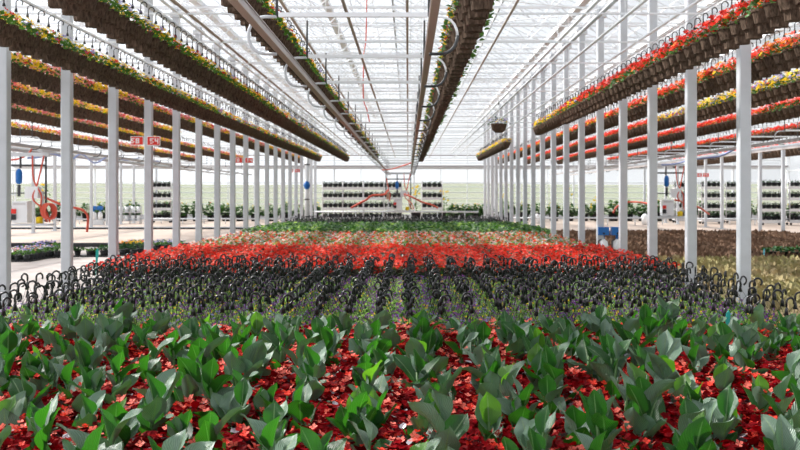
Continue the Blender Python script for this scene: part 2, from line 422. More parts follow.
# ------------------------------------------------------------------ hanging baskets
POT = [(0, -.125), (.075, -.125), (.082, -.06), (.086, -.045), (.108, -.035), (.134, .07), (.145, .072), (.147, .093), (.132, .095), (.126, .072), (0, .07)]
def pot_mb(n=14):
    mb = MB(); n = 20; vs = []
    for (r, z) in POT:
        for j in range(n):
            a = 2*PI*j/n; q = r
            if z < -.03 and r > .02 and (j % 5) in (0, 1): q = r*(.80 if z < -.05 else .9)
            vs.append((q*math.cos(a), q*math.sin(a), z))
    mb.add(vs, [(i*n+j, i*n+(j+1) % n, (i+1)*n+(j+1) % n, (i+1)*n+j) for i in range(len(POT)-1) for j in range(n)], 'pot')
    return mb
def hanger_mb(n=6, h0=.1, top=.44):
    mb = MB()
    r = .034; z0 = top-.07
    pts = [(0, 0, z0-.06), (0, 0, z0)]+[(r-r*math.cos(a), 0, z0+.03+r*math.sin(a)) for a in [PI*1.25*i/8 for i in range(9)]]
    mb.tube(pts, .0065, 'black', n)
    mb.lathe([(0, z0-.075), (.02, z0-.07), (.012, z0-.035), (0, z0-.025)], 'black', n)
    for j in range(3):
        a = 2*PI*j/3+.4
        mb.tube([(0, 0, z0-.06), (.15*math.cos(a), .15*math.sin(a), h0)], .0025, 'wire', 3, False)
    return mb
def basket_plants(pal, seed, nf, nl, rad=.155, dz=.15, lk='leafg', fr=(.026, .04)):
    rr = random.Random(seed); L = MB(); F = MB()
    for i in range(nl):
        a = rr.random()*2*PI; q = math.sqrt(rr.random()); x, y = rad*q*math.cos(a), rad*q*math.sin(a); z = .085+dz*(1-q*q)*rr.uniform(.4, 1)
        if q > .9: z -= rr.uniform(0, .03); x *= 1.12; y *= 1.12
        d = Vector((math.cos(a), math.sin(a), rr.uniform(-.2, 1.2)))
        L.leaf((x, y, z), d, (-d.y+rr.uniform(-.5, .5), rr.uniform(-.5, .5), 1), rr.uniform(.04, .065), rr.uniform(.025, .04), lk)
    cols = [k for k, w in pal for _ in range(w)]
    c0 = None
    for i in range(nf):
        a = rr.random()*2*PI; q = rr.random()**.3; x, y = rad*1.12*q*math.cos(a), rad*1.12*q*math.sin(a); z = .10+dz*(1-q*q*.45)*rr.uniform(.25, 1.15)
        k = rr.choice(cols)
        F.flower((x, y, z), (x*4+rr.uniform(-.4, .4), y*4+rr.uniform(-.4, .4), rr.uniform(.4, 1.2)), rr.uniform(*fr), k, 5, rr)
    return L, F
PAL = {
 'mixed': [[('yellow', 5), ('red', 1), ('lilac', 1)], [('yellow', 3), ('lilac', 2)], [('red', 2), ('yellow', 4)]],
 'pinkish': [[('pink', 5), ('red', 2)], [('yellow', 5), ('pink', 1)], [('pink', 3), ('yellow', 1), ('red', 2)]],
 'red': [[('red', 3), ('coral', 4)], [('coral', 5), ('orange', 1)], [('red', 3), ('coral', 2), ('pink', 1)]],
 'orange': [[('coral', 4), ('red', 2)], [('orange', 3), ('coral', 3), ('yellow', 1)], [('coral', 3), ('pink', 1), ('orange', 2)]],
 'yellow': [[('yellow', 5), ('lilac', 1)], [('yellow', 4), ('lilac', 2), ('red', 1)], [('lilac', 2), ('yellow', 3)]],
}
BV = {}; BVlow = {}
potm = pot_mb().mesh('pot'); hangm = hanger_mb().mesh('hanger')
for ci, (c, ps) in enumerate(PAL.items()):
    for i, p in enumerate(ps):
        dense = 34 if c == 'mixed' else 85 if c == 'pinkish' else 62
        L_, F_ = basket_plants(p, ci*10+i, dense, 50 if c == 'pinkish' else 80, dz=.15 if c == 'mixed' else .19); BV[c, i] = (L_.mesh('foliage'), F_.mesh('flowers'))
        lo = MB(); lo.lathe([(0, -.1), (.082, -.1), (.152, .08), (.155, .1), (0, .08)], 'pot', 8)
        L_, F_ = basket_plants(p, ci*10+i+50, 20 if c == 'mixed' else 40, 22, fr=(.032, .046)); lo.merge(L_, Matrix()); lo.merge(F_, Matrix())
        z0 = .37; r = .034
        lo.tube([(0, 0, z0-.07), (0, 0, z0)]+[(r-r*math.cos(a), 0, z0+.03+r*math.sin(a)) for a in [PI*1.2*j/4 for j in range(5)]], .009, 'black', 3, False)
        BVlow[c, i] = lo
HB = CZ+1.70
rows = [ # x, height, y start, y end, palette, spacing, scale, label
 (-4.28, HB, 9.6, 48.5, 'mixed', .33, 1.0, 'yellow and red flower basket', 'outermost long dark overhead row'),
 (-2.95, HB, 8.4, 48.5, 'mixed', .33, 1.0, 'yellow and lilac flower basket', 'second long dark overhead row'),
 (-1.53, HB+.05, 7.6, 48, 'mixed', .33, 1.0, 'yellow and red basket', 'row behind the curved-hook rail'),
 (.62, HB, 7.3, 48, 'mixed', .37, 1.2, 'large brown flower basket', 'wide row beside the middle rail'),
 (3.37, HB-.055, 8.4, 26.2, 'red', .335, 1.0, 'bright red flower basket', 'inner red row before the posts'),
 (3.30, HB-.03, 33.5, 46.5, 'yellow', .33, 1.0, 'yellow flower basket', 'short detached row'),
 (4.72, HB-.02, 11.2, 52, 'orange', .335, 1.0, 'red and orange flower basket', 'first red-side row behind the posts'),
 (6.15, HB-.02, 14.8, 52, 'yellow', .335, 1.0, 'flower basket', 'partly yellow row behind the posts'),
 (7.8, HB-.02, 18.8, 52, 'red', .335, 1.0, 'red flower basket', 'third row behind the posts'),
 (10.4, HB-.02, 25.3, 52, 'red', .335, 1.0, 'red flower basket', 'far red row'),
 (15.3, HB, 35, 58, 'red', .42, 1.5, 'red flower basket', 'outermost low red row'),
 (-5.58, HB+.04, 13.3, 52, 'pinkish', .33, 1.0, 'pink and yellow flower basket', 'upper pink row behind the posts'),
 (-6.95, HB+.04, 16.3, 30.2, 'pinkish', .33, 1.0, 'pink and yellow flower basket', 'second pink row behind the posts'),
 (-8.45, HB+.04, 20, 52, 'pinkish', .33, 1.0, 'pink and yellow flower basket', 'third pink row behind the posts'),
 (-10.8, HB+.04, 25.5, 52, 'pinkish', .33, 1.0, 'pink and yellow flower basket', 'lowest pink row behind the posts'),
]
cand = []
for ri, (x, z, ya, yb, pal, sp, sc, lab, rl) in enumerate(rows):
    n = int((yb-ya)/sp); k = 0
    for i in range(n):
        y = ya+i*sp
        px = 408+x/y*1000; py = 195-(z-CZ)/y*1000
        vis = -12 < px < 812 and py > -14
        if not vis: continue
        k += 1
        cp = pal
        if ri == 7 and y > 24.5: cp = 'red'
        if ri == 4 and y > 19: cp = 'yellow' if (y > 22 or i % 2) else 'red'
        cand.append((y/sc, ri, x, y, z, cp, sc, k))
    # carrier tube the hooks hang on
    rodthing('carrier_tube', [(x, ya-.3, z+.457*sc), (x, yb+.3, z+.457*sc)], .006, 'steel', 'thin white tube that carries the %s' % rl, 'tube', hung=True)
cand.sort()
def roll(): return R.uniform(-.05, .05)
stuffmb = MB()
for idx, (_, ri, x, y, z, pal, sc, k) in enumerate(cand):
    v = R.randrange(3); rz = R.uniform(0, 2*PI); s = sc*R.uniform(.96, 1.03)
    if idx < 300:
        t = thing('hanging_basket', '%s, %s in the %s' % (rows[ri][7], nth(k), rows[ri][8]), 'hanging basket', (x, y, z), R.uniform(-.3, .3), 'hanging baskets in the %s' % rows[ri][8])
        t.scale = (s, s, sc)
        o = obj('pot', potm, t); o.rotation_euler = (0, 0, rz)
        lm, fm = BV[pal, v]
        obj('foliage', lm, t).rotation_euler = (0, 0, rz); obj('flowers', fm, t).rotation_euler = (0, 0, rz)
        obj('hanger', hangm, t).rotation_euler = (0, 0, R.uniform(-.4, .4))
    else:
        stuffmb.merge(BVlow[pal, v], Matrix.Translation((x, y, z)) @ Matrix.Rotation(rz, 4, 'Z') @ Matrix.Diagonal((s, s, sc, 1)))
tag(obj('hanging_basket_rows', stuffmb), 'distant hanging baskets of red, yellow and pink flowers in long overhead rows', 'hanging baskets', 'hanging baskets far down the rows', 'stuff')
# the lone basket
t = thing('hanging_basket', 'lone round basket of lilac and green plants hanging by itself', 'hanging basket', (2.27, 25, CZ+1.68))
mb = MB(); mb.lathe([(0, -.13), (.09, -.125), (.17, -.05), (.2, .08), (.21, .1), (.18, .1), (0, .08)], 'pot', 14); obj('pot', mb, t)
L_, F_ = basket_plants([('lilac', 3), ('white', 1), ('yellow', 1)], 99, 30, 120, .24, .2, 'leafd'); obj('foliage', L_, t); obj('flowers', F_, t)
obj('hanger', hanger_mb(6, .1, .72), t)

# ------------------------------------------------------------------ cannas
def canna_leaf(mb, base, az, L, W, el, bend, fold, roll_, k, rr):
    NA, NC = 10, 5; vs = []; uv = []
    p = Vector(base); e = el; d = Vector((math.cos(az), math.sin(az), 0)); side0 = Vector((-math.sin(az), math.cos(az), 0))
    ph = rr.random()*6; tw = rr.uniform(-.5, .5)
    for i in range(NA+1):
        t = i/NA
        tt = max(0, (t-.08)/.92); w = W*.5*min(1, (math.sin(PI*tt**.8)**.85 if 0 < tt < 1 else 0)*1.06)*(1-.25*max(0, tt-.6)/.4)
        w = max(w, W*.03 if t < .98 else 0.0005)
        f = fold*(1-.65*t)
        tang = d*math.cos(e)+Vector((0, 0, math.sin(e))); nrm = tang.cross(side0).normalized()*-1
        if nrm.z < 0 and math.cos(e) > 0: nrm = -nrm
        ang = roll_+tw*t; s_ = side0*math.cos(ang)+nrm*math.sin(ang); n_ = nrm*math.cos(ang)-side0*math.sin(ang)
        for j in range(NC):
            c = -1+2*j/(NC-1)
            q = p+s_*c*w*math.cos(f)+n_*(abs(c)**1.3*w*math.sin(f)+math.sin(t*10+ph+c*2)*W*.06*abs(c))
            vs.append(tuple(q)); uv.append((c, t))
        p = p+tang*(L/NA); e -= bend/NA*(.3+1.4*t)
    fs = [(i*NC+j, i*NC+j+1, (i+1)*NC+j+1, (i+1)*NC+j) for i in range(NA) for j in range(NC-1)]
    while len(mb.uv) < len(mb.v): mb.uv.append((.5, 0))
    mb.add(vs, fs, k, True); mb.uv.extend(uv)
def canna_variant(seed):
    rr = random.Random(seed); F = MB(); F.uv = []; YS = []; S = MB()
    nst = rr.choice([1, 2, 2])
    for s in range(nst):
        bx, by = rr.uniform(-.04, .04)*(nst > 1), rr.uniform(-.04, .04)*(nst > 1); h = rr.uniform(.22, .32)
        lx, ly = rr.uniform(-.05, .05), rr.uniform(-.05, .05)
        S.tube([(bx, by, .13), (bx+lx*.4, by+ly*.4, .13+h*.5), (bx+lx, by+ly, .13+h)], .01, 'stem', 6, True, [.012, .011, .007])
        nl = rr.choice([4, 5]) if nst == 1 else rr.choice([3, 3, 4]) if nst == 2 else 3
        a0 = rr.random()*6
        for i in range(nl):
            t = (i+.6)/nl; az = a0+i*2.4+rr.uniform(-.3, .3)
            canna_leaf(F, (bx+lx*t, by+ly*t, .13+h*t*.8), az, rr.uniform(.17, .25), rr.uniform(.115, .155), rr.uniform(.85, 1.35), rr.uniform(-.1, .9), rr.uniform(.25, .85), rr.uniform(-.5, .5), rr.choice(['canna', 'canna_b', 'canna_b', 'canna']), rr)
        Y = MB(); Y.uv = []; YS.append(Y)
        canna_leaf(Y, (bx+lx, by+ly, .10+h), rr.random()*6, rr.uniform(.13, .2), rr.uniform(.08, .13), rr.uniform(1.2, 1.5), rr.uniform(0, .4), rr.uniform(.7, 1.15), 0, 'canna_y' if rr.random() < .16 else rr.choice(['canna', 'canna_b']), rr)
    return F.mesh('foliage'), [Y.mesh('young_leaf') for Y in YS], S.mesh('stem')
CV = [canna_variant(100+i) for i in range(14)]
mb = MB(); mb.lathe([(0, 0), (.05, 0), (.065, .13), (.07, .13), (.07, .14), (.06, .14), (.058, .12), (0, .12)], 'blackpot', 10); cpot = mb.mesh('pot')
BX, BYS = .37, .31
ys = 3.95; r = 0; canna_xy = []
while ys < 8.65:
    r += 1; half_l = .408*ys+.12; half_r = .392*ys+.12; k = 0
    n0 = int(-half_l/BX)-1; n1 = int(half_r/BX)+1
    for i in range(n0, n1+1):
        x = (i+.35+(.13 if r % 2 else -.13))*BX
        if x < -half_l or x > half_r: continue
        k += 1
        xx = x+R.uniform(-.055, .055); yy = ys+R.uniform(-.05, .05)
        t = thing('canna_plant', 'broad-leaved green canna, %s row from the camera, %s from the left' % (nth(r), nth(k)), 'canna', (xx, yy, 0), R.uniform(0, 6.28), 'young cannas over the red begonias')
        s = R.uniform(.88, 1.12); t.scale = (s, s, s)
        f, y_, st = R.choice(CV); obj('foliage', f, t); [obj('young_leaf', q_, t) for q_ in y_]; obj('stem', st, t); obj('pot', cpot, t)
        canna_xy.append((xx, yy))
    ys += BYS

# ------------------------------------------------------------------ bronze-leaved begonias between them
def begonia(seed, rad, top, nl, nf, lk, fk, lsz, fsz, lowz=.16, gl=0):
    rr = random.Random(seed); L_ = MB(); F_ = MB()
    for i in range(nl):
        a = rr.random()*2*PI; q = math.sqrt(rr.random()); x, y = rad*q*math.cos(a), rad*q*math.sin(a); z = lowz+(top-lowz)*(1-q**3*.7)*rr.uniform(.55, 1)
        d = Vector((math.cos(a)+rr.uniform(-.8, .8), math.sin(a)+rr.uniform(-.8, .8), rr.uniform(-.3, .6)))
        s = rr.uniform(.8, 1.2)*lsz
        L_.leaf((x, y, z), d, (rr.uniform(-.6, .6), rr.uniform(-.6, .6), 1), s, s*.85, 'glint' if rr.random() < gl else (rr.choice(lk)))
    for i in range(nf):
        a = rr.random()*2*PI; q = math.sqrt(rr.random()); cx, cy = rad*q*math.cos(a), rad*q*math.sin(a); z = top*(1-q**3*.3)*rr.uniform(.93, 1.1)
        k = rr.choice(fk)
        for j in range(rr.choice([1, 2, 3])):
            F_.flower((cx+rr.uniform(-.02, .02), cy+rr.uniform(-.02, .02), z+rr.uniform(-.015, .015)), (rr.uniform(-.8, .8), rr.uniform(-1, .4), 1), rr.uniform(.7, 1.2)*fsz, k, 4, rr)
    return L_, F_
mb = MB(); mb.lathe([(0, 0), (.07, 0), (.09, .15), (.1, .15), (.1, .165), (.085, .165), (0, .14)], 'blackpot', 10); bpot = mb.mesh('pot')
BG = []
for i in range(8):
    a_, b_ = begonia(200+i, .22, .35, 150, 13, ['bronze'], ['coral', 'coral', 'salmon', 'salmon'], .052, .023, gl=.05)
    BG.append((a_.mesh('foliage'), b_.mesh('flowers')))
ys = 3.95+BYS/2-.15; r = 0
while ys < 8.95:
    r += 1; k = 0; half_l = .408*ys+.15; half_r = .392*ys+.15
    for i in range(-16, 17):
        x = (i+.85)*BX
        if x < -half_l or x > half_r: continue
        k += 1
        t = thing('begonia_plant', 'dark red-leaved begonia under the cannas, %s row, %s from the left' % (nth(r), nth(k)), 'begonia', (x+R.uniform(-.02, .02), ys+R.uniform(-.02, .02), 0), R.uniform(0, 6.28), 'red-leaved begonias under the cannas')
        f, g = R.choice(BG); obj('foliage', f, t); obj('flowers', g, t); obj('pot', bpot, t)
    ys += BYS

# ------------------------------------------------------------------ pansy baskets with upright black hangers
def pansy(seed):
    rr = random.Random(seed); L_ = MB(); F_ = MB()
    for i in range(170):
        a = rr.random()*2*PI; q = math.sqrt(rr.random()); x, y = .21*q*math.cos(a), .19*q*math.sin(a)
        d = Vector((math.cos(a)*.6+rr.uniform(-.6, .6), math.sin(a)*.6+rr.uniform(-.6, .6), rr.uniform(.2, 1.4)))
        L_.leaf((x, y, .175+.07*(1-q*q)*rr.random()), d, (rr.uniform(-.6, .6), rr.uniform(-.6, .6), 1), rr.uniform(.035, .06), rr.uniform(.018, .03), rr.choice(['leafp', 'leafp', 'leafg']))
    for i in range(18):
        a = rr.random()*2*PI; q = math.sqrt(rr.random()); x, y = .2*q*math.cos(a), .2*q*math.sin(a)
        F_.flower((x, y, .235+rr.uniform(0, .05)), (rr.uniform(-.5, .5), -.8+rr.uniform(-.5, .5), .8), rr.uniform(.010, .016), rr.choice(['purple']*6+['lilac', 'yellow']), 5, rr)
    return L_, F_
def upright_hanger(seed, n=6):
    rr = random.Random(seed); mb = MB()
    top = rr.uniform(.58, .66); lx, ly = rr.uniform(-.022, .022), rr.uniform(-.03, .03); z1 = top-.11
    for j in range(3):
        a = 2*PI*j/3+rr.uniform(-.3, .3)
        mb.tube([(.13*math.cos(a), .13*math.sin(a), .17), (.06*math.cos(a)+lx*.5, .06*math.sin(a)+ly*.5, .36), (lx, ly, z1-.03)], .0025, 'black', 3, False)
    mb.lathe([(0, -.07), (.024, -.068), (.016, -.02), (.011, .0), (0, .012)], 'black', n, (lx, ly, z1-.01))
    r_ = rr.uniform(.032, .046); ex = rr.uniform(1.1, 1.5); az = rr.uniform(-.5, 1.2)+(PI if rr.random() < .4 else 0); c, s = math.cos(az), math.sin(az)
    pts = [(lx, ly, z1)]+[(lx+(r_-r_*math.cos(a))*c, ly+(r_-r_*math.cos(a))*s, z1+.045+r_*rr.uniform(.9, 1.1)*math.sin(a)) for a in [PI*ex*i/8 for i in range(9)]]
    mb.tube(pts, .0108, 'black', n)
    return mb
mb = MB(); mb.lathe([(0, 0), (.09, 0), (.13, .15), (.14, .155), (.14, .17), (.125, .17), (0, .15)], 'blackpot', 10); ppot = mb.mesh('pot')
PV = []; PVl = []
for i in range(6):
    a_, b_ = pansy(300+i); PV.append((a_.mesh('foliage'), b_.mesh('flowers'))); lo = MB(); lo.merge(a_, Matrix()); lo.merge(b_, Matrix()); lo.lathe([(0, 0), (.09, 0), (.13, .15), (0, .15)], 'blackpot', 6); PVl.append(lo)
HM = [upright_hanger(400+i) for i in range(8)]; HMm = [h.mesh('hanger') for h in HM]
PX, PY = .285, .26
ys = 9.12; r = 0; pc = []
while ys < 15.3:
    r += 1; k = 0
    for i in range(-16, 15):
        x = i*PX+.02
        if x < -4.35 or x > 3.95 or x/ys < -.42 or x/ys > .405: continue
        k += 1; pc.append((r, k, x, ys))
    ys += PY
st = MB()
for n_, (r, k, x, y) in enumerate(pc):
    xx, yy, rz = x+R.uniform(-.01, .01), y+R.uniform(-.03, .03), R.uniform(-.3, .3)
    v = R.randrange(6); h = R.randrange(8)
    if n_ < 300:
        t = thing('pansy_basket', 'purple pansy basket with tall black hook, %s row, %s from the left' % (nth(r), nth(k)), 'pansy basket', (xx, yy, 0), rz, 'pansy baskets with black hooks')
        obj('foliage', PV[v][0], t); obj('flowers', PV[v][1], t); obj('pot', ppot, t); obj('hanger', HMm[h], t)
    else:
        mt = Matrix.Translation((xx, yy, 0)) @ Matrix.Rotation(rz, 4, 'Z'); st.merge(PVl[v], mt); st.merge(HM[h], mt)
tag(obj('pansy_basket_mass', st), 'further pansy baskets with black hooks filling the back of the bed', 'pansy baskets', 'pansy baskets at the back of the bed', 'stuff')
mb = MB(); mb.box((-4.5, 15.42, 0), (4.1, 15.46, .2), 'shelf'); tag(obj('edging_board', mb), 'low pale grey board between the pansies and the red flowers', 'board')
# coloured tags
def ptag(x, y, z, k, label, h=.1):
    mb = MB(); mb.box((-.004, .001, .16-z), (.004, .003, 0), k); mb.add([(-.014, 0, -.12), (.014, 0, -.12), (.022, 0, h*.3), (.022, 0, h*.7), (0, 0, h), (-.022, 0, h*.7), (-.022, 0, h*.3),
                       (-.014, .004, -.12), (.014, .004, -.12), (.022, .004, h*.3), (.022, .004, h*.7), (0, .004, h), (-.022, .004, h*.7), (-.022, .004, h*.3)],
                      [(0, 1, 2, 3, 4, 5, 6), (13, 12, 11, 10, 9, 8, 7)]+[(i, (i+1) % 7, 7+(i+1) % 7, 7+i) for i in range(7)], k)
    o = obj('plant_tag', mb, None, (x, y, z)); o.rotation_euler = (0, .06, .3); tag(o, label, 'tag')
a = P(728, 322, 8.6); ptag(a[0], a[1], a[2], 'teal', 'teal plant tag standing up behind the cannas')
a = P(97, 256, 15.2); ptag(a[0], a[1], a[2], 'teal', 'small teal tag among the black hooks near the concrete', .12)
a = P(764, 254, 22); ptag(a[0], a[1], a[2], 'lightblue', 'pale blue tag at the edge of the brown bed', .12)

# ------------------------------------------------------------------ red flower field
def field(name, cat, xa, xb, ya, yb, dx, dy, variants, lab, grp, stufflab, parts=True, cap=300, potmesh=None):
    sp = []; r = 0; y = ya
    while y < yb:
        r += 1; k = 0; x = xa
        while x < xb:
            if -.43 < x/y < .42: k += 1; sp.append((r, k, x+R.uniform(-.03, .03)+(dx/2 if r % 2 else 0), y+R.uniform(-.03, .03)))
            x += dx
        y += dy
    meshes = [(a.mesh('foliage'), b.mesh('flowers')) if parts else None for a, b in variants]
    joined = []
    for a, b in variants:
        j = MB(); j.merge(a, Matrix()); j.merge(b, Matrix()); j.lathe([(0, 0), (.08, 0), (.11, .16), (0, .16)], 'blackpot', 6); joined.append(j)
    jm = None if parts else [j.mesh(name) for j in joined]
    st = MB()
    for i, (r, k, x, y) in enumerate(sp):
        v = R.randrange(len(variants)); rz = R.uniform(0, 6.28)
        lb = lab % (nth(r), nth(k))
        if i < cap:
            if parts:
                t = thing(name, lb, cat, (x, y, 0), rz, grp); obj('foliage', meshes[v][0], t); obj('flowers', meshes[v][1], t); obj('pot', potmesh or bpot, t)
            else:
                t = obj(name, jm[v], None, (x, y, 0)); t.rotation_euler = (0, 0, rz); tag(t, lb, cat, grp)
        else: st.merge(joined[v], Matrix.Translation((x, y, 0)) @ Matrix.Rotation(rz, 4, 'Z'))
    if st.v: tag(obj(name+'_mass', st), stufflab, cat, grp+' further back', 'stuff')
RV = [begonia(500+i, .2, .40, 50, 19, ['bronzed', 'bronzed', 'leafd'], ['coral', 'salmon', 'red', 'coral'], .07, .034, lowz=.18) for i in range(5)]
field('red_begonia', 'red begonia', -5.0, 4.15, 15.75, 22.2, .30, .33, RV, 'coral-red begonia behind the hooks, %s row, %s from the left', 'coral-red begonias', 'coral-red begonias covering the rest of the red field')
WV = [begonia(520+i, .24, .38, 60, 17, ['leafg', 'leafp', 'canna_b'], ['coral', 'salmon', 'white', 'white', 'pink', 'coral', 'orange'], .08, .032, lowz=.18) for i in range(5)]
field('impatiens', 'bedding plant', -5.0, 4.2, 22.6, 30.6, .44, .45, WV, 'coral and white bedding plant, %s row, %s from the left', 'coral and white bedding plants', 'more coral and white bedding plants', parts=False)
def leafy(seed, rad, top, n, lks, ls=.1, fk=None, nf=3):
    return begonia(seed, rad, top, n, nf if fk else 0, lks, fk or ['red'], ls, .035, lowz=.15)
GV = [leafy(540+i, .28, .46, 60, ['leafg', 'leafd', 'leafp', 'canna_b'], .12) for i in range(5)]
field('leafy_plant', 'leafy plant', -5.0, 4.2, 31, 39.5, .48, .56, GV, 'leafy green plant without blooms, %s row, %s from the left', 'green leafy plants', 'more green leafy plants', parts=False)
# empty black pots with hooks
ep = []
for i in range(4):
    a = MB(); a.lathe([(0, 0), (.12, 0), (.17, .2), (.18, .2), (.165, .19), (0, .1)], 'blackpot', 9); a.merge(upright_hanger(600+i, 4), Matrix.Diagonal((1.3, 1.3, .95, 1))); ep.append((a, leafy(610+i, .2, .42, 40, ['black', 'black', 'leafd'], .11)[0]))
field('empty_basket', 'black pot', -5.0, 4.2, 40.5, 47.5, .40, .7, ep, 'black pot beyond the greens, %s row, %s from the left', 'black pots beyond the green block', 'more black pots', parts=False)

# ------------------------------------------------------------------ beds in the red-side bay
def tuft_bed(name, xa, xb, ya, yb, h, n, k, lab, cat, seed):
    rr = random.Random(seed); mb = MB()
    mb.box((xa, ya, 0), (xb, yb, .06), k)
    for i in range(n):
        x, y = rr.uniform(xa, xb), rr.uniform(ya, yb)
        if abs(x)/y > .42: continue
        hh = h*rr.uniform(.6, 1.15); w = rr.uniform(.02, .045); a = rr.random()*PI; c, s = math.cos(a)*w, math.sin(a)*w; lx, ly = rr.uniform(-.05, .05), rr.uniform(-.05, .05)
        mb.add([(x-c, y-s, .06), (x+c, y+s, .06), (x+c*1.3+lx, y+s*1.3+ly, .06+hh*.7), (x+lx*1.6, y+ly*1.6, .06+hh), (x-c*1.3+lx, y-s*1.3+ly, .06+hh*.7)], [(0, 1, 2, 3, 4)], k)
    tag(obj(name, mb), lab, cat, None, 'stuff')
tuft_bed('seedling_bed', 4.75, 13.6, 22.2, 37.5, .16, 11000, 'brownbed', 'dense bed of dry brown seedlings beside the posts', 'seedlings', 1)
tuft_bed('grass_bed', 4.55, 13.6, 11, 22.1, .13, 6000, 'olivebed', 'olive green bed of fine seedlings beside the nearest posts', 'seedlings', 2)
for i, (px, Y) in enumerate([(772, 22.6), (784, 22.8), (795, 22.4)]):
    v = leafy(700+i, .2, .26, 70, ['leafd'], .08); t = thing('leafy_plant', 'dark green plant, %s of three at the edge of the brown bed' % nth(i+1), 'leafy plant', ((px-408)/1000*Y, Y, .06)); obj('foliage', v[0], t); obj('pot', bpot, t)

# ------------------------------------------------------------------ trays on the concrete
def tray(px0, px1, py, fk, lab, depth=1.0, h=.24, lk='leafg'):
    Y = 1500/(py-195); x0, x1 = (px0-408)/1000*Y, (px1-408)/1000*Y; cx = (x0+x1)/2; w = (x1-x0)/2; rr = random.Random(int(px0*7+py))
    t = thing('plant_tray', lab, 'plant tray', (cx, Y, 0), 0, 'plant trays on the concrete')
    mb = MB(); mb.box((-w, 0, 0), (w, depth, .03), 'blackpot')
    nx = max(1, int(2*w/.2)); ny = max(1, int(depth/.25))
    for i in range(nx):
        for j in range(ny): mb.lathe([(.06, .03), (.085, .15), (0, .14)], 'blackpot', 7, (-w+(i+.5)*2*w/nx, (j+.5)*depth/ny, 0))
    obj('tray', mb, t)
    L_ = MB(); F_ = MB()
    for i in range(int(300*w*depth)+40):
        x, y = rr.uniform(-w, w), rr.uniform(0, depth)
        L_.leaf((x, y, rr.uniform(.14, h)), (rr.uniform(-1, 1), rr.uniform(-1, 1), rr.uniform(0, 1)), (rr.uniform(-.5, .5), rr.uniform(-.5, .5), 1), .09, .06, lk)
        if fk and rr.random() < .55: F_.flower((x, y, h+rr.uniform(0, .05)), (rr.uniform(-.5, .5), -.5, 1), .03, rr.choice(fk), 5, rr)
    obj('foliage', L_, t)
    if fk: obj('flowers', F_, t)
tray(-8, 29, 262, ['lilac', 'white', 'pink', 'lilac'], 'tray of lilac and pink flowers at the edge of the walkway', 2.0)
tray(26, 46, 255, ['lilac'], 'small tray of green plants behind the lilac tray', 1.2, .26, 'leafd')
tray(50, 61, 258, None, 'single block of green plants beside the second post', .8, .3)
tray(71, 79, 257, None, 'tiny pot group just past the second post', .4, .18, 'leafd')
tray(80, 95, 257, ['white'], 'low tray of pale green seedlings before the third post', .6, .16)
tray(96, 107, 257, None, 'low dark tray beside the third post', .6, .24, 'leafd')
tray(115, 137, 256, ['orange', 'yellow'], 'dark tray with an orange bloom behind the third post', 1.2, .3, 'leafd')
tray(118, 175, 251, ['lilac', 'lilac', 'lilac', 'white'], 'long tray strip of pale lilac flowers along the dark line', 1.4, .2)
mb = MB(); mb.box((-14.6, 28.7, 0), (-5.4, 28.95, .12), 'blackpot'); tag(obj('floor_kerb', mb), 'low black kerb across the concrete, nearer of two', 'kerb')
mb = MB(); mb.box((-20, 43.9, 0), (-5.4, 44.1, .1), 'galv'); mb.box((-20, 43.85, 0), (-5.4, 43.9, .06), 'blackpot'); tag(obj('floor_kerb', mb), 'low grey kerb across the concrete, farther of two', 'kerb')

# ------------------------------------------------------------------ potted shrubs along the end wall
SV = []
for i in range(6):
    a, b = leafy(800+i, .36, 1.05, 170, ['leafg', 'leafd', 'leafg'], .17, ['red', 'coral', 'yellow'] if i % 2 else ['yellow'], 8 if i < 4 else 12); 
    SV.append((a.mesh('foliage'), b.mesh('flowers') if b.v else None))
mb = MB(); mb.lathe([(0, 0), (.24, 0), (.3, .45), (.33, .45), (.33, .5), (.28, .5), (0, .45)], 'blackpot', 10); spot = mb.mesh('pot')
k = 0
for xa, xb, n, where in ((-23.3, -15.4, 9, 'outer left bay'), (-14.2, -5.0, 11, 'inner left bay'), (2.3, 4.9, 4, 'right of the single trolley'), (5.4, 22.5, 20, 'in the right bay')):
    for i in range(n):
        x = xa+(xb-xa)*(i+.5)/n; v = R.randrange(6)
        t = thing('potted_shrub', 'leafy shrub in black pot, %s, %s from the left' % (where, nth(i+1)), 'potted shrub', (x, 57.5+R.uniform(-.1, .1), 0), R.uniform(0, 6), 'potted shrubs along the end wall')
        s = R.uniform(.85, 1.15); t.scale = (1, 1, s)
        obj('pot', spot, t); obj('foliage', SV[v][0], t)
        if SV[v][1]: obj('flowers', SV[v][1], t)
# tall yellow flowering plants
for i, (px, py) in enumerate([(416, 190), (444, 196), (594, 203), (503, 198), (568, 192), (45, 186)]):
    Y = 59.6; x, _, z = P(px, py, Y); rr = random.Random(i)
    t = thing('flowering_shrub', 'tall plant with yellow blooms by the end wall, %s from the left' % ['second', 'third', 'sixth', 'fourth', 'fifth', 'first'][i], 'flowering shrub', (x, Y, 0), 0, 'tall yellow flowering plants')
    a = MB(); a.tube([(0, 0, .2), (0, 0, z)], .02, 'leafg', 5); F_ = MB()
    for j in range(40): a.leaf((rr.uniform(-.25, .25), rr.uniform(-.2, .2), rr.uniform(.4, z)), (rr.uniform(-1, 1), rr.uniform(-1, 1), .4), (0, 0, 1), .2, .09, 'leafg')
    for j in range(9): F_.flower((rr.uniform(-.25, .25), -.2+rr.uniform(-.1, .1), z+rr.uniform(-.35, .35)), (0, -1, .2), .075, 'yellow', 6, rr)
    obj('stems', a, t); obj('flowers', F_, t); obj('pot', spot, t)

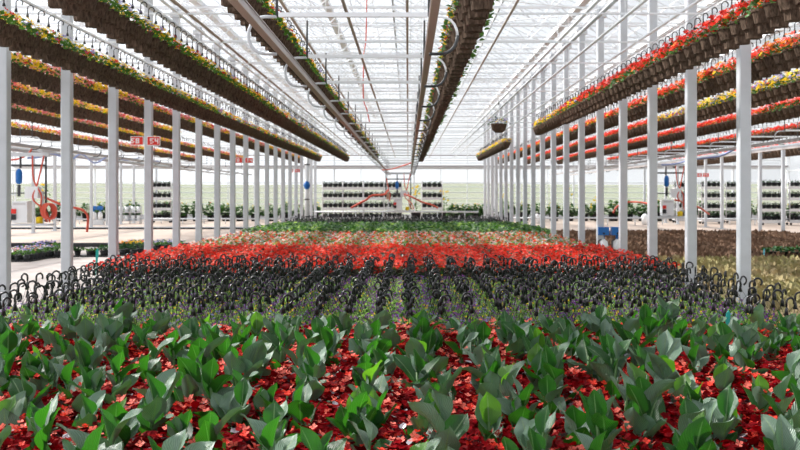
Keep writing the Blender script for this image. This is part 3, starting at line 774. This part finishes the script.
# ------------------------------------------------------------------ plant trolleys and the pots on them
up = MB(); up.tube([(0, 0, .15), (0, 0, 2.3)], .025, 'shelf', 6); upm = up.mesh('upright')
sb = MB(); sb.box((-.58, -.3, -.03), (.58, .3, .03), 'shelf'); sb.box((-.58, -.31, -.07), (.58, -.3, .08), 'shelf'); sbm = sb.mesh('shelf')
wh = MB(); wh.tube([(0, -.02, .06), (0, .02, .06)], .06, 'blackpot', 10); whm = wh.mesh('wheel')
pk = []
for i in range(3):
    a = MB(); a.lathe([(0, .03), (.11, .03), (.15, .26), (.16, .27), (0, .2)], 'blackpot', 9)
    rr = random.Random(i)
    for j in range(16): a.leaf((rr.uniform(-.1, .1), rr.uniform(-.1, .1), .24+rr.uniform(0, .06)), (rr.uniform(-1, 1), rr.uniform(-1, 1), .8), (0, 0, 1), .1, .05, 'leafd')
    for j in range(6): a.tube([(rr.uniform(-.12, .12), rr.uniform(-.12, .12), .25), (rr.uniform(-.14, .14), rr.uniform(-.14, .14), .42)], .008, 'whitep' if j % 2 else 'blackpot', 3, False)
    pk.append(a.mesh('potted_plant'))
carts = [(333, 55.5, 'at middle block left end'), (353, 55.5, 'second in middle block'), (374, 55.5, 'third in middle block'),
         (392, 57, 'behind middle machine'), (432, 55.5, 'alone right of machine'), (162, 54, 'alone in left bay'),
         (684, 54, 'first in right bay'), (711, 52, 'second in right bay'), (735, 54, 'third in right bay'), (771, 50, 'fourth in right bay'), (799, 50, 'fifth in right bay')]
for ci, (px, Y, wl) in enumerate(carts):
    x = (px-408)/1000*Y
    t = thing('plant_trolley', 'four-tier pale shelf trolley of black pots, %s' % wl, 'trolley', (x, Y, 0), 0, 'shelf trolleys near the end wall')
    for sx in (-1, 1):
        for sy in (-1, 1): obj('upright', upm, t, (sx*.56, sy*.27, 0)); obj('wheel', whm, t, (sx*.5, sy*.25, 0))
    for li in range(5):
        z = .18+li*.56; 
        if li < 4: obj('shelf', sbm, t, (0, 0, z))
        if li == 4: continue
        for j in range(4):
            o = obj('potted_plant', pk[R.randrange(3)], None, (x-.42+j*.28, Y-.08, z)); tag(o, 'black potted plant, %s on %s shelf, trolley %s' % (nth(j+1), ['bottom', 'second', 'third', 'top'][li], wl), 'potted plant', 'potted plants on the trolleys')
# low two-tier benches of white pots
for bi, (px, Y) in enumerate([(124, 52), (136, 52)]):
    x = (px-408)/1000*Y
    t = thing('low_rack', 'low two-tier rack with white pots, %s of two beside the third post' % nth(bi+1), 'rack', (x, Y, 0))
    for sx in (-1, 1): 
        mb = MB(); mb.tube([(sx*.28, 0, 0), (sx*.28, 0, .95)], .02, 'shelf', 5); obj('upright', mb, t)
    for z in (.15, .6): 
        mb = MB(); mb.box((-.29, -.2, z-.02), (.29, .2, z+.02), 'shelf'); obj('shelf', mb, t)
    for z, wz in ((.17, 'lower'), (.62, 'upper')):
        for j in range(2):
            mb = MB(); mb.lathe([(0, 0), (.09, 0), (.12, .28), (0, .25)], 'whitep', 9); mb.lathe([(0, .25), (.1, .27), (.06, .38), (0, .4)], 'leafd', 7)
            tag(obj('potted_plant', mb, None, (x-.14+.28*j, Y, z)), 'white pot on the %s shelf of the %s low rack, %s one' % (wz, nth(bi+1), nth(j+1)), 'potted plant', 'white pots on the low racks')

# white rails on legs in front of the shrubs
def low_rail(x0, x1, Y, z, lab, n):
    t = thing('pipe_rail', lab, 'rail', ((x0+x1)/2, Y, 0)); w = (x1-x0)/2
    mb = MB(); mb.tube([(-w, 0, z), (w, 0, z)], .045, 'steel', 8); obj('rail', mb, t)
    for i in range(n):
        mb = MB(); xx = -w+2*w*(i+.5)/n; mb.tube([(xx, 0, 0), (xx, 0, z-.03)], .025, 'galv', 5); obj('leg', mb, t)
low_rail(-4.9, 3.7, 52.5, .62, 'white pipe rail across the middle bay before the trolleys', 6)
low_rail(5.2, 13.4, 50, .35, 'white pipe rail across the right bay', 6)
low_rail(14.2, 20.5, 50, .3, 'white pipe rail beyond the outer posts', 5)
low_rail(-19.5, -15.1, 51, .26, 'white pipe rail before the shrubs, outermost stretch', 4)
low_rail(-14.5, -5.6, 52, .26, 'white pipe rail before the shrubs, stretch up to the posts', 8)

# ------------------------------------------------------------------ watering machines
def hose(pts, r=.022, k='redhose'):
    # smooth a polyline
    P_ = [Vector(p) for p in pts]; out = []
    for i in range(len(P_)-1):
        a = P_[max(i-1, 0)]; b = P_[i]; c = P_[i+1]; d = P_[min(i+2, len(P_)-1)]
        for j in range(6):
            t = j/6; out.append(.5*((2*b)+(-a+c)*t+(2*a-5*b+4*c-d)*t*t+(-a+3*b-3*c+d)*t**3))
    out.append(P_[-1]); mb = MB(); mb.tube(out, r, k, 6); return mb
def machine(cx, Y, lab, s=1.0, tilt=1):
    t = thing('watering_machine', lab, 'watering machine', (cx, Y, 0))
    top = CZ+1.12
    mb = MB()
    for x in (-.615, .615): mb.box((x-.06, -.5, top-.02), (x+.06, .5, top+.04), 'galv')
    mb.box((-.66, -.05, top-.12), (.66, .05, top-.02), 'galv'); obj('trolley_frame', mb, t)
    mb = MB()
    for x, zb in ((-.62, 1.5), (-.08, 2.2), (.58, .8)): mb.tube([(x, 0, zb), (x, 0, top-.1)], .028, 'darkrod', 6)
    mb.tube([(-.62, 0, top-.35), (.6, 0, top-.35)], .03, 'darkrod', 5)
    mb.tube([(-.62, 0, 1.55), (.6, 0, 1.55)], .018, 'darkrod', 5)
    obj('hanging_frame', mb, t)
    mb = MB(); mb.lathe([(0, 0), (.05, .01), (.085, .06), (.085, .3), (.06, .37), (.03, .4), (0, .4)], 'bluep', 12, (-.08, -.1, 1.78)); obj('blue_canister', mb, t)
    mb = MB(); mb.lathe([(0, 0), (.04, 0), (.05, .3), (0, .31)], 'darkrod', 8, (-.08, -.1, 1.46)); obj('filter', mb, t)
    mb = MB(); mb.box((-.24, -.18, .78), (.16, .18, 1.34), 'whitep'); mb.box((-.2, -.19, 1.24), (.12, -.18, 1.3), 'shelf'); obj('control_box', mb, t)
    mb = MB(); mb.box((.08, -.14, 1.42), (.42, .14, 1.72), 'whitep'); obj('junction_box', mb, t)
    mb = MB(); mb.box((-.6, -.12, 1.3), (-.4, -.06, 1.58), 'cardboard'); obj('tan_panel', mb, t)
    mb = MB(); mb.box((-.24, -.22, 1.02), (-.12, -.181, 1.14), 'sign'); mb.box((-.24, -.22, .86), (-.12, -.181, 1.0), 'blackpot'); obj('switch_panel', mb, t)
    for pts in ([(.25, -.05, top-.1), (.3, -.1, 1.9), (.1+.4, -.12, 1.5), (.5, -.14, 1.1), (.66, -.1, .8)],
                [(.55, -.05, top-.1), (.4, -.1, 1.8), (.3, -.15, 1.4), (.62, -.14, 1.1), (.72, -.1, .8)],
                [(-.6, -.05, top-.3), (-.5, -.1, 1.8), (-.42, -.12, 1.5), (-.45, -.12, 1.2)]):
        obj('hose', hose(pts), t)
    # coiled hose
    cp = [(.62+.15*math.cos(a), -.1+.02*math.sin(a*.3), 1.08+.2*math.sin(a)) for a in [2*PI*i/12 for i in range(72)]]
    cp = [(p[0]+.0035*i, p[1]-.004*i, p[2]) for i, p in enumerate(cp)]
    
    if cx < -8: mb = MB(); mb.tube(cp, .022, 'redhose', 5); obj('hose_coil', mb, t)
    mb = MB()
    for x in (-.5, .5): mb.box((x-.02, -.02, .76), (x+.02, .02, 1.6), 'galv')
    mb.box((-.62, -.15, .70), (.75, .15, .76), 'galv'); obj('base_frame', mb, t)
    mb = MB(); mb.lathe([(0, 0), (.1, 0), (.1, .16), (0, .18)], 'yelp', 8, (.42, 0, .76)); obj('yellow_float', mb, t)
    return t
machine(CX, 48.5, 'suspended watering machine with blue canister in the middle bay')
machine(CX-BAY, 26, 'suspended watering machine with coiled red hose in the left bay')
machine(CX+BAY, 35, 'suspended watering machine in the right bay beyond the posts')
def tubething(name, pts, r, k, lab, cat): return tag(obj(name, hose(pts, r, k)), lab, cat)
tubething('red_hose', [P(351, 208, 47.5), P(358, 204, 47.5), P(366, 200, 47.5), P(372, 195.5, 47.5), P(384, 194.5, 47.5), P(388, 190, 48.2)], .05, 'redhose', 'thick red hose bowing out from the left of the middle machine', 'hose')
tubething('red_hose', [P(404, 194, 48.2), P(412, 197, 47.5), P(422, 202, 47.5), P(432, 205, 47.5), P(438, 208, 47.5)], .04, 'redhose', 'red hose bowing out in front of the lone trolley', 'hose')
tubething('red_hose', [P(382, 170, 47), P(392, 169, 46), P(402, 166, 45), P(411, 163, 44)], .03, 'redhose', 'thin red hose running up along the middle rails', 'hose')
tubething('red_hose', [P(38, 196, 27), P(46, 198, 27), P(55, 202, 27), P(66, 206, 27), P(80, 209, 27), P(86, 213, 27), P(88, 219, 27), P(87, 232, 27)], .032, 'redhose', 'red hose from the left machine looping behind the second post', 'hose')
tubething('red_hose', [P(8, 160, 27), P(18, 159, 27), P(27, 155, 27), P(32, 149, 27.2)], .025, 'redhose', 'red hose curving up over the left machine', 'hose')
tubething('red_hose', [P(613, 213, 38), P(618, 206, 38), P(630, 202, 38), P(645, 203, 37), P(657, 206, 35.4)], .035, 'redhose', 'red hose arching out to the left of the machine beyond the posts', 'hose')
tubething('red_hose', [P(675, 200, 35.4), P(688, 203, 36), P(700, 208, 37), P(709, 214, 38)], .035, 'redhose', 'red hose arching out to the right of the machine beyond the posts', 'hose')
tubething('red_hose', [P(367, -12, 20.5), P(366, 38, 20.4), P(364, 52, 20.3), P(363.5, 66, 20.2), P(363.5, 98, 20.2), P(367, 110, 20.2), P(369.5, 122, 20.2)], .012, 'redhose', 'thin red hose hanging down from the roof in the middle', 'hose')
tubething('pale_hose', [P(28, 158, 26), P(40, 157, 27), P(48, 153, 28), P(60, 156, 29), P(72, 159, 30), P(82, 154, 31), P(95, 163, 33), P(110, 156, 35), P(126, 160, 38), P(142, 158, 41), P(160, 162, 45)], .03, 'bluehose', 'lilac hose draped in loops under the left bay rails', 'hose')
tubething('pale_hose', [P(662, 165, 34), P(675, 164, 33), P(690, 160, 31), P(705, 158, 29), P(720, 156, 28), P(735, 149, 27)], .03, 'bluehose', 'lilac hose draped under the right bay rails', 'hose')
rodthing('teal_hose', [P(674, 116.5, 29.77), P(674, 143, 29.77)], .03, 'teal', 'short teal hose hanging beside a red strip', 'hose')
rodthing('red_strip', [P(671.5, 116.5, 29.77), P(671.5, 144, 29.77)], .03, 'pink', 'short pink strip hanging beside the teal hose', 'strip')

# standpipe with blue valve
t = thing('standpipe', 'thick white standpipe with a blue valve at the end of the left posts', 'pipe', ((307-408)/1000*46, 46, 0))
mb = MB(); mb.tube([(0, 0, 0), (0, 0, 3.4)], .11, 'whitep', 12); obj('pipe', mb, t)
for z in (.5, 1.3, 2.9):
    mb = MB(); mb.lathe([(.115, -.03), (.13, -.03), (.13, .03), (.115, .03)], 'darkrod', 12, (0, 0, z)); obj('collar', mb, t)
mb = MB(); mb.lathe([(0, -.2), (.1, -.17), (.16, 0), (.1, .17), (0, .2)], 'bluep', 10, (0, -.06, 1.95)); mb.box((-.04, -.3, 1.8), (.04, -.1, 1.88), 'bluep'); obj('valve', mb, t)

# filter pumps with blue heads
def pumps(px, py_top, Y, s, lab):
    x, _, z = P(px, py_top, Y)
    t = thing('filter_pump', lab, 'filter pump', (x, Y, 0))
    for i, dx in enumerate((-.17*s, .17*s)):
        mb = MB(); mb.lathe([(0, z-.75*s), (.12*s, z-.72*s), (.13*s, z-.5*s), (.11*s, z-.36*s), (.05*s, z-.32*s), (.05*s, z-.3*s)], 'whitep', 12, (dx, 0, 0)); obj('white_bottle', mb, t)
        mb = MB(); mb.tube([(dx, 0, z-.32*s), (dx, 0, z-.2*s)], .035*s, 'bluep', 8); mb.box((dx-.14*s, -.1*s, z-.2*s), (dx+.13*s, .1*s, z), 'bluep')
        mb.lathe([(0, 0), (.03*s, 0), (.03*s, .03), (0, .03)], 'blackpot', 8, (dx, -.1*s, z-.17*s)); obj('blue_head', mb, t)
        mb = MB(); mb.tube([(dx-.12*s, -.05, z-.7*s), (dx-.13*s, -.05, z-.35*s), (dx-.05*s, -.02, z-.3*s)], .02*s, 'darkrod', 5); obj('side_hose', mb, t)
    mb = MB(); mb.box((-.36*s, -.14*s, 0), (.36*s, .14*s, max(.05, z-.74*s)), 'galv'); obj('stand', mb, t)
pumps(610, 227, 22.5, .9, 'pair of white bottles with blue heads between two posts by the red flowers')
pumps(97, 206, 50, .95, 'small white tank with blue heads beside the third post in the left bay')
for i, (px, py, Y, h, lab) in enumerate([(537, 214, 52, .5, 'white canister by the last posts'), (645, 214, 50, .8, 'white canister on the bench in the right bay')]):
    x, _, z = P(px, py, Y); mb = MB(); mb.lathe([(0, 0), (.17, 0), (.19, z*.8), (.08, z), (0, z+.02)], 'whitep', 12); tag(obj('canister', mb, None, (x, Y, 0)), lab, 'canister')

# small electrical bulb pots under left bay roof : round red-brown pots seen hanging low
# ------------------------------------------------------------------ red bay signs
DG = {'5': ['111', '100', '110', '001', '110'], '8': ['111', '101', '111', '101', '111'], '4': ['101', '101', '111', '001', '001'], '6': ['111', '100', '111', '101', '111'], '7': ['111', '001', '010', '010', '010']}
def sign(px0, px1, py0, py1, Y, txt, shift, lab):
    x0, _, z1 = P(px0, py0, Y); x1, _, z0 = P(px1, py1, Y)
    t = thing('bay_sign', lab, 'sign', ((x0+x1)/2, Y, (z0+z1)/2)); w, h = (x1-x0)/2, (z1-z0)/2
    mb = MB(); mb.box((-w, 0, -h), (w, .012, h), 'signw'); obj('border', mb, t)
    mb = MB(); b = .1*h; mb.box((-w+b*1.5, -.004, -h+b*1.5), (w-b*1.5, 0, h-b*1.5), 'sign'); obj('red_panel', mb, t)
    c = h*.23; L_ = MB(); tw = len(txt)*3.9*c*1.15
    for i, ch in enumerate(txt):
        for r_, row in enumerate(DG[ch]):
            for q, bit in enumerate(row):
                if bit == '1':
                    xx = shift*w-tw/2+(i*3.9+q)*c*1.15; zz = 2.5*c-(r_+1)*c; L_.box((xx, -.008, zz), (xx+c*1.15, -.004, zz+c), 'signw')
    obj('lettering', L_, t)
    mb = MB(); mb.box((-.02, .012, -.02), (.02, .03, .02), 'galv'); obj('clip', mb, t)
sign(130.5, 143.5, 136.3, 145.3, 19.95, '58', -.2, 'red sign reading 58 on the near post, left plate of the pair')
sign(146.8, 160.2, 136.3, 145.6, 19.95, '54', .2, 'red sign reading 54 on the near post, right plate of the pair')
sign(233.5, 242.5, 157.3, 163, 31.8, '58', -.2, 'smaller red sign further down the posts, left plate of the pair')
sign(245, 253, 157.8, 163, 31.8, '54', .2, 'smaller red sign further down the posts, right plate of the pair')
sign(289.6, 293.4, 169, 172.4, 45, '58', 0, 'tiny red sign far down the left posts, first plate')
sign(294.6, 300, 169, 172.4, 45, '54', 0, 'tiny red sign far down the left posts, second plate')
sign(696, 702, 173, 177, 40, '58', 0, 'small red sign in the right bay, first plate')
sign(702.7, 709, 173, 177, 40, '54', 0, 'small red sign in the right bay, second plate')

# ------------------------------------------------------------------ light
w = bpy.data.worlds.new('World'); scene.world = w; w.use_nodes = True
nt = w.node_tree; bg = nt.nodes['Background']; bg.inputs[0].default_value = (.93, .965, 1, 1)
tc = nt.nodes.new('ShaderNodeTexCoord'); sx = nt.nodes.new('ShaderNodeSeparateXYZ'); mr = nt.nodes.new('ShaderNodeMapRange')
mr.inputs[1].default_value = -1; mr.inputs[2].default_value = 1; mr.inputs[3].default_value = 2.2; mr.inputs[4].default_value = .26
nt.links.new(tc.outputs['Generated'], sx.inputs[0]); nt.links.new(sx.outputs[0], mr.inputs[0]); nt.links.new(mr.outputs[0], bg.inputs[1])
sd = bpy.data.lights.new('Sun', 'SUN'); sd.energy = 9.5; sd.angle = math.radians(3); sd.color = (1, .95, .88)
so = bpy.data.objects.new('Sun', sd); COL.objects.link(so)
so.rotation_euler = Vector((.70, -.32, -.66)).to_track_quat('-Z', 'Y').to_euler()
cam = bpy.data.cameras.new('Camera'); co = bpy.data.objects.new('Camera', cam); COL.objects.link(co)
co.location = (0, 0, CZ); co.rotation_euler = (PI/2, 0, 0)
cam.lens = 45; cam.sensor_width = 36; cam.shift_x = -.01; cam.shift_y = -.0375; cam.dof.use_dof = True; cam.dof.focus_distance = 6.2; cam.dof.aperture_fstop = 5.6; cam.clip_end = 1000; cam.clip_start = .1
scene.camera = co
vs_ = scene.view_settings; vs_.view_transform = 'Standard'; vs_.look = 'None'; vs_.gamma = 1; vs_.use_curve_mapping = False; vs_.exposure = .0
scene.cycles.use_denoising = True
scene.cycles.transparent_max_bounces = 12; scene.cycles.max_bounces = 6; scene.cycles.diffuse_bounces = 3
